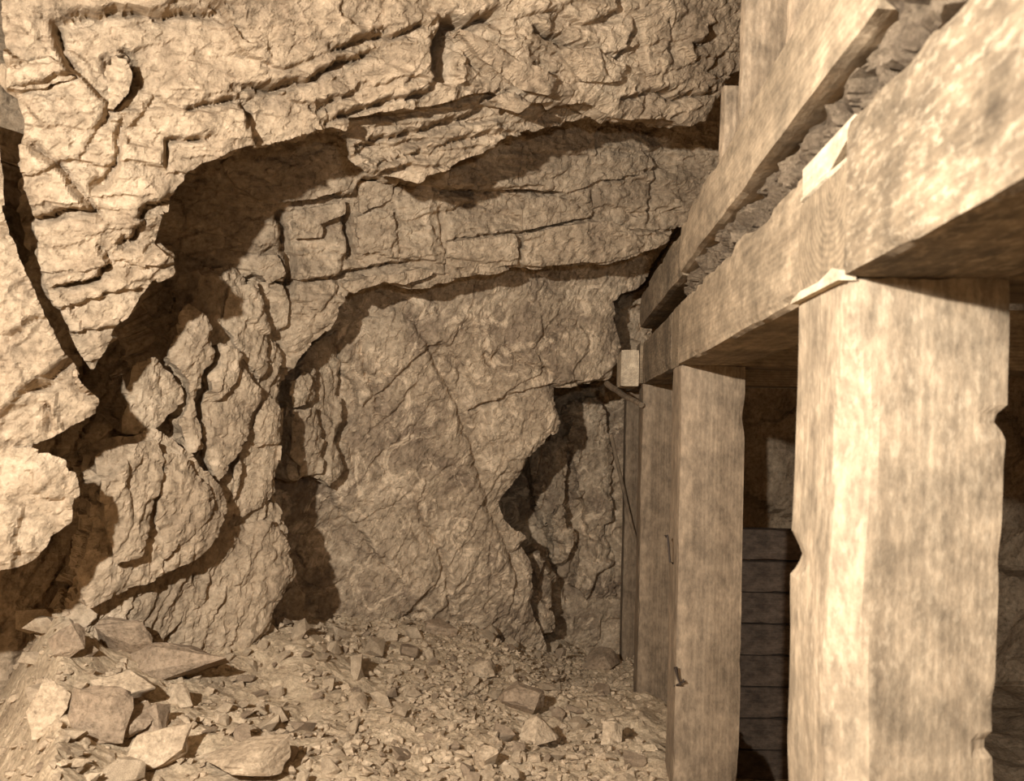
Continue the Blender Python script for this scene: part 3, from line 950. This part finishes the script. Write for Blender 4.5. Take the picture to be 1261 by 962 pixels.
XF = 0.49   # face of the timber line
TOP = 0.270
CAP = 0.555
post = timber('timber_post', (XF, 1.43, -2.0), (0.785, 1.735, TOP), WOOD_Z, 1, res=0.016, amp=0.012, chip=0.008, wane=(0.075, -0.75, 0.2),
              notches=[(XF, 1.735, -0.275, (0.05, 0.12, 0.045), 0.02, -0.02, 0), (0.785, 1.43, 0.02, (0.05, 0.06, 0.026), -0.022, 0.006, 0), (0.785, 1.43, -0.57, (0.05, 0.06, 0.024), -0.018, 0.006, 0)])
tag(post, 'massive pale mildew-spotted square post under the end-grained cap', 'post')
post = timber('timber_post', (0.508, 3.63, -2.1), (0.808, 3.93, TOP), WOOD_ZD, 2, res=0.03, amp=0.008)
tag(post, 'brown square post with narrow bright side and bent nails, next after mildewed post', 'post')
IRON, nt_, b_ = nodes('rusty_iron')
b_.inputs['Base Color'].default_value = (0.035, 0.024, 0.017, 1)
b_.inputs['Roughness'].default_value = 0.6


def nail(pts, rad, parent):
    """a bent nail: a thin rod through its bends with a flat head"""
    bm = bmesh.new()
    P = [Vector(p) - parent.location for p in pts]
    rings = []
    for i, p in enumerate(P):
        d = (P[min(i + 1, len(P) - 1)] - P[max(i - 1, 0)]).normalized()
        x = d.orthogonal().normalized()
        y = d.cross(x)
        rr = rad * (1.9 if i == 0 else 1.0)
        rings.append([bm.verts.new(p + (x * math.cos(6.283 * j / 6) + y * math.sin(6.283 * j / 6)) * rr) for j in range(6)])
    for a, b in zip(rings, rings[1:]):
        for j in range(6):
            bm.faces.new((a[j], a[(j + 1) % 6], b[(j + 1) % 6], b[j]))
    bm.faces.new(rings[0][::-1])
    bm.faces.new(rings[-1])
    me = bpy.data.meshes.new('nail')
    bm.to_mesh(me)
    bm.free()
    me.materials.append(IRON)
    o = bpy.data.objects.new('nail', me)
    o.parent = parent
    COL.objects.link(o)
    o['label'] = 'dark bent iron nail'


nail([at(819, 661, 3.74), at(822, 659, 3.74), at(823, 668, 3.72), at(825, 692, 3.72), at(829, 694, 3.76)], 0.005, post)
nail([at(832, 822, 3.60), at(834, 832, 3.60), at(838, 843, 3.60), at(842, 846, 3.65)], 0.005, post)
nail([at(843, 838, 3.60), at(836, 843, 3.60), at(831, 845, 3.66)], 0.005, post)
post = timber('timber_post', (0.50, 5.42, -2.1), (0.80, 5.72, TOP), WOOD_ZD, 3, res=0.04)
tag(post, 'dim square post standing in rubble beyond the brown post', 'post')
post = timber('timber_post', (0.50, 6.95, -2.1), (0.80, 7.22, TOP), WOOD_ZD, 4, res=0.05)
tag(post, 'dark post deepest in the timber line, by the rock recess', 'post')

tag(timber('girt_timber', (XF, -1.2, TOP), (0.785, 1.43, CAP), WOOD_Y, 5, res=0.02, amp=0.012, chip=0.008), 'heavy mildew-specked overhead timber ending at the end-grained cap', 'beam')
tag(timber('cap_timber', (XF + 0.004, 1.43, TOP), (2.6, 1.735, CAP - 0.075), WOOD_X, 6, res=0.03, amp=0.004, chip=0.008), 'cap timber showing smooth end-grain rings on top of the mildewed post', 'beam')
tag(timber('girt_timber', (XF + 0.005, 1.735, TOP), (0.79, 3.63, CAP), WOOD_YP, 7, res=0.024, amp=0.010, chip=0.016), 'pale girt timber spanning between mildewed post and brown post', 'beam')
tag(timber('cap_timber', (XF + 0.012, 3.63, TOP), (2.6, 3.93, CAP), WOOD_X, 8, res=0.04, chip=0.01), 'cap timber end streaked with pale stain above the brown post', 'beam')
tag(timber('girt_timber', (XF + 0.01, 3.93, TOP), (0.79, 5.42, CAP), WOOD_Y, 9, res=0.04, chip=0.014), 'short dim girt timber just beyond the brown post', 'beam')
tag(timber('cap_timber', (XF - 0.01, 5.42, TOP), (2.6, 5.72, CAP), WOOD_X, 10, res=0.05, chip=0.01), 'narrow cap end beside the pale square block over rubble', 'beam')
tag(timber('wood_block', (0.352, 5.46, 0.255), (0.475, 5.9, 0.505), WOOD_PALE, 11, res=0.03, chip=0.008), 'pale square timber end jutting toward the rock recess', 'block')
tag(timber('girt_timber', (XF + 0.01, 5.72, TOP), (0.79, 6.98, CAP), WOOD_Y, 12, res=0.06), 'farthest girt timber reaching the deepest dark post', 'beam')

# upper timbers
tag(timber('upper_timber', (0.475, 1.27, 0.665), (0.72, 3.50, 0.875), WOOD_YP, 13, res=0.03, amp=0.012, chip=0.010), 'long smooth pale timber lying above the muck on the girts', 'beam')
tag(timber('upper_timber', (0.478, 3.50, 0.655), (0.72, 5.5, 0.875), WOOD_Y, 14, res=0.04, amp=0.012), 'darker timber continuing the long pale timber toward the rock', 'beam')
# muck between
def muck(y0, y1, z1, xo, lump, seed, label):
    xs = np.arange(0, 1.001, 0.04 if z1 < 0.8 else 0.02)
    ys = np.arange(y0, y1, 0.012)
    T, Y = np.meshgrid(xs, ys)
    Z = CAP - 0.006 + T * (z1 - CAP + 0.006)
    f, _ = facets(Y, Z, 0.05 * lump, seed, 0.2, 1.2, 0.8, 1.0)
    X = XF + xo + 0.03 * f * 0.6 * lump + 0.05 * lump * fbm(Y / 0.15, Z / 0.06, seed + 2, 4) - 0.02 * np.sin(T * 3.14)
    n, m = X.shape
    idx = np.arange(n * m).reshape(n, m)
    F4 = np.stack([idx[:-1, :-1].ravel(), idx[:-1, 1:].ravel(), idx[1:, 1:].ravel(), idx[1:, :-1].ravel()], 1)
    V = np.stack([X.ravel(), Y.ravel(), Z.ravel()], 1)
    # closed at the back
    B_ = V.copy()
    B_[:, 0] = 0.75
    F2 = F4[:, ::-1] + n * m
    rim = []
    for i in range(n - 1):
        rim += [(idx[i, 0], idx[i + 1, 0], idx[i + 1, 0] + n * m, idx[i, 0] + n * m), (idx[i + 1, -1], idx[i, -1], idx[i, -1] + n * m, idx[i + 1, -1] + n * m)]
    for j in range(m - 1):
        rim += [(idx[0, j + 1], idx[0, j], idx[0, j] + n * m, idx[0, j + 1] + n * m), (idx[-1, j], idx[-1, j + 1], idx[-1, j + 1] + n * m, idx[-1, j] + n * m)]
    o = mesh_obj('packed_muck', np.concatenate([V, B_]), np.concatenate([F4, F2, np.array(rim)]), mat=PACK)
    tag(o, label, 'muck', kind='stuff')


muck(1.28, 3.6, 0.668, 0.055, 1.0, 4, 'dark crumbly muck packed between girts and long upper timber')
muck(0.2, 1.275, 1.02, 0.012, 1.3, 14, 'jumbled dark muck heaped past the blunt end of long upper timber')

# upright boards wedged against the roof
tag(timber('lagging_board', (0.487, 2.30, 0.868), (0.655, 2.36, 1.6), WOOD_ZG, 15, res=0.03, lean=(0, 0.02)), 'wide upright grey board wedged above the long upper timber', 'board')
tag(timber('lagging_board', (0.485, 2.62, 0.868), (0.555, 2.69, 1.12), WOOD_ZG, 16, res=0.03, lean=(0, 0.02)), 'narrow short upright board between wide board and rock roof', 'board')
tag(timber('lagging_board', (0.535, 1.97, 0.868), (0.66, 2.02, 1.5), WOOD_ZD, 17, res=0.03, lean=(0, 0.03)), 'dark round-bottomed board in front of wide upright grey board', 'board')

# raw splinters and wedges
tag(timber('wood_wedge', (XF + 0.004, 1.45, 0.478), (XF + 0.06, 1.735, 0.50), WOOD_PALE, 18, res=0.02, amp=0.01, chip=0.008), 'thin pale splintered shim on top of the end-grained cap', 'wedge')


def wedge(name, pts, x0, x1, mat, seed):
    """a split wedge: a side outline in the y-z plane with a thickness"""
    n = len(pts)
    V = [(x0, y, z) for y, z in pts] + [(x1, y, z) for y, z in pts]
    me = bpy.data.meshes.new(name)
    F_ = [tuple(range(n))[::-1], tuple(range(n, 2 * n))] + [(i, (i + 1) % n, (i + 1) % n + n, i + n) for i in range(n)]
    me.from_pydata(V, [], F_)
    me.materials.append(mat)
    o = bpy.data.objects.new(name, me)
    COL.objects.link(o)
    bm = bmesh.new()
    bm.from_mesh(me)
    bmesh.ops.recalc_face_normals(bm, faces=bm.faces)
    bm.to_mesh(me)
    bm.free()
    return o


tag(wedge('wood_wedge', [(1.73, 0.497), (1.735, 0.56), (1.42, 0.56), (1.43, 0.535), (1.56, 0.497)], XF + 0.01, XF + 0.14, WOOD_PALE, 1), 'pale split wedge driven between end-grained cap and muck', 'wedge')
tag(wedge('wood_chip', [(1.425, TOP - 0.006), (1.425, TOP + 0.012), (1.46, TOP + 0.022), (1.54, TOP + 0.010), (1.66, TOP + 0.012), (1.72, TOP + 0.004), (1.735, TOP - 0.004)], XF - 0.012, XF + 0.02, WOOD_PALE, 2),
    'bright raw splintered chip under the end-grained cap', 'chip')


def pole(name, a, b, r, mat, label, cat):
    a, b = Vector(a), Vector(b)
    bm = bmesh.new()
    n, m = 8, 6
    d = (b - a)
    z = d.normalized()
    x = z.orthogonal().normalized()
    y = z.cross(x)
    rg = random.Random(3)
    rings = []
    for i in range(m + 1):
        k = i / m
        c = d * k + x * rg.uniform(-r, r) * 0.4
        rr = r * (1.15 - 0.3 * k)
        rings.append([bm.verts.new(c + (x * math.cos(6.283 * j / n) + y * math.sin(6.283 * j / n)) * rr) for j in range(n)])
    for i in range(m):
        for j in range(n):
            bm.faces.new((rings[i][j], rings[i][(j + 1) % n], rings[i + 1][(j + 1) % n], rings[i + 1][j]))
    bm.faces.new(rings[0][::-1])
    bm.faces.new(rings[-1])
    me = bpy.data.meshes.new(name)
    bm.to_mesh(me)
    bm.free()
    me.materials.append(mat)
    o = bpy.data.objects.new(name, me)
    o.location = a
    COL.objects.link(o)
    tag(o, label, cat)


pole('wooden_pole', at(747, 473, 6.2), at(789, 500, 5.38), 0.022, WOOD_ZG, 'short round pole jutting out under the pale square block', 'pole')
pole('stick', at(752, 535, 6.9), at(788, 690, 6.9), 0.016, WOOD_ZD, 'thin stick leaning against the deepest dark post', 'stick')

# the dark workings behind the timber line: far rock and a lower level
wr = rock_mass('wall_right', [(790, 60), (1700, -100), (1700, 1300), (790, 1300)], Plane((800, 500, 9.2), (1300, 500, 9.6), (1000, 900, 9.0)), ROCK, 131, res=0.05,
               thick=0.3, under=0, fx=((0.9, 0.15), (0.35, 0.05), (0.15, 0.02)), joint=0)
tag(wr, kind='structure')
tag(rock_mass('ceiling', [(960, -260), (1500, -260), (1500, 60), (960, 60)], shift(B_PL, -0.05), ROCK, 133, res=0.04, thick=0.4, under=0.2, joint=0), kind='structure')
tag(rock_mass('wall_back', [(920, 70), (1350, 90), (1350, 250), (920, 225)], shift(C_PL, -0.05), ROCK, 135, res=0.04, thick=0.4, under=0.2, joint=0), kind='structure')


def lower_level():
    X, Y = np.meshgrid(np.arange(0.78, 7.0, 0.06), np.arange(-1.6, 10.0, 0.06))
    Z = -2.95 + 0.12 * fbm(X / 0.6, Y / 0.6, 44, 4)
    Z[:, 0] = ground(X[:, 0], Y[:, 0]) - 0.05          # bank under the timber line
    n, m = X.shape
    idx = np.arange(n * m).reshape(n, m)
    F4 = np.stack([idx[:-1, :-1].ravel(), idx[:-1, 1:].ravel(), idx[1:, 1:].ravel(), idx[1:, :-1].ravel()], 1)
    return mesh_obj('floor', np.stack([X.ravel(), Y.ravel(), Z.ravel()], 1), F4, mat=ROCK)


tag(lower_level(), kind='structure')
# the rest of the chamber, round and behind the camera
def chamber(name, o, a, b, n, seed):
    o, a, b, n = (np.array(q, float) for q in (o, a, b, n))
    la, lb = np.linalg.norm(a), np.linalg.norm(b)
    S, T = np.meshgrid(np.arange(0, la + 0.05, 0.07), np.arange(0, lb + 0.05, 0.07))
    h = 0.12 * facets(S, T, 0.7, seed, 0.3, 1.6, 0.5, 0.9)[0] + 0.05 * facets(S, T, 0.25, seed + 1)[0] + 0.2 * fbm(S / 1.2, T / 1.2, seed + 2, 4)
    V = o + S.ravel()[:, None] * a / la + T.ravel()[:, None] * b / lb + h.ravel()[:, None] * n
    r, c = S.shape
    idx = np.arange(r * c).reshape(r, c)
    F4 = np.stack([idx[:-1, :-1].ravel(), idx[:-1, 1:].ravel(), idx[1:, 1:].ravel(), idx[1:, :-1].ravel()], 1)
    tag(mesh_obj(name, V, F4, mat=ROCK), kind='structure')


chamber('wall_rear', (-3.8, -2.8, -3.1), (10.0, 0, 0), (0, 0, 5.9), (0, 1, 0), 301)
chamber('wall_left', (-3.6, -2.8, -2.2), (0, 6.2, 0), (0, 0, 5.0), (1, 0, 0), 311)
chamber('ceiling', (-3.8, -2.8, 2.6), (10.0, 0, 0), (0, 6.2, 0), (0, 0, -1), 321)
chamber('wall_right', (6.2, -2.8, -3.1), (0, 12.6, 0), (0, 0, 6.2), (-1, 0, 0), 331)
# lagging planks behind the timber line, the gloom there put into their colour
PLANK = wood_material('shaded_lagging_wood', 'x', (0.13, 0.092, 0.064), (0.10, 0.07, 0.048), rings=0.08)
words = ('lowest', 'second lowest', 'third lowest', 'fourth lowest', 'fourth highest', 'third highest', 'second highest', 'topmost')
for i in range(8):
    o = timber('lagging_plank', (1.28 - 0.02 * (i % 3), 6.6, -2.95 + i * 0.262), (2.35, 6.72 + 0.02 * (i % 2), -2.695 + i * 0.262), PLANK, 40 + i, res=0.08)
    tag(o, words[i] + ' darkened plank of the lagging stacked behind the timber line', 'plank', 'lagging planks behind the timber line')
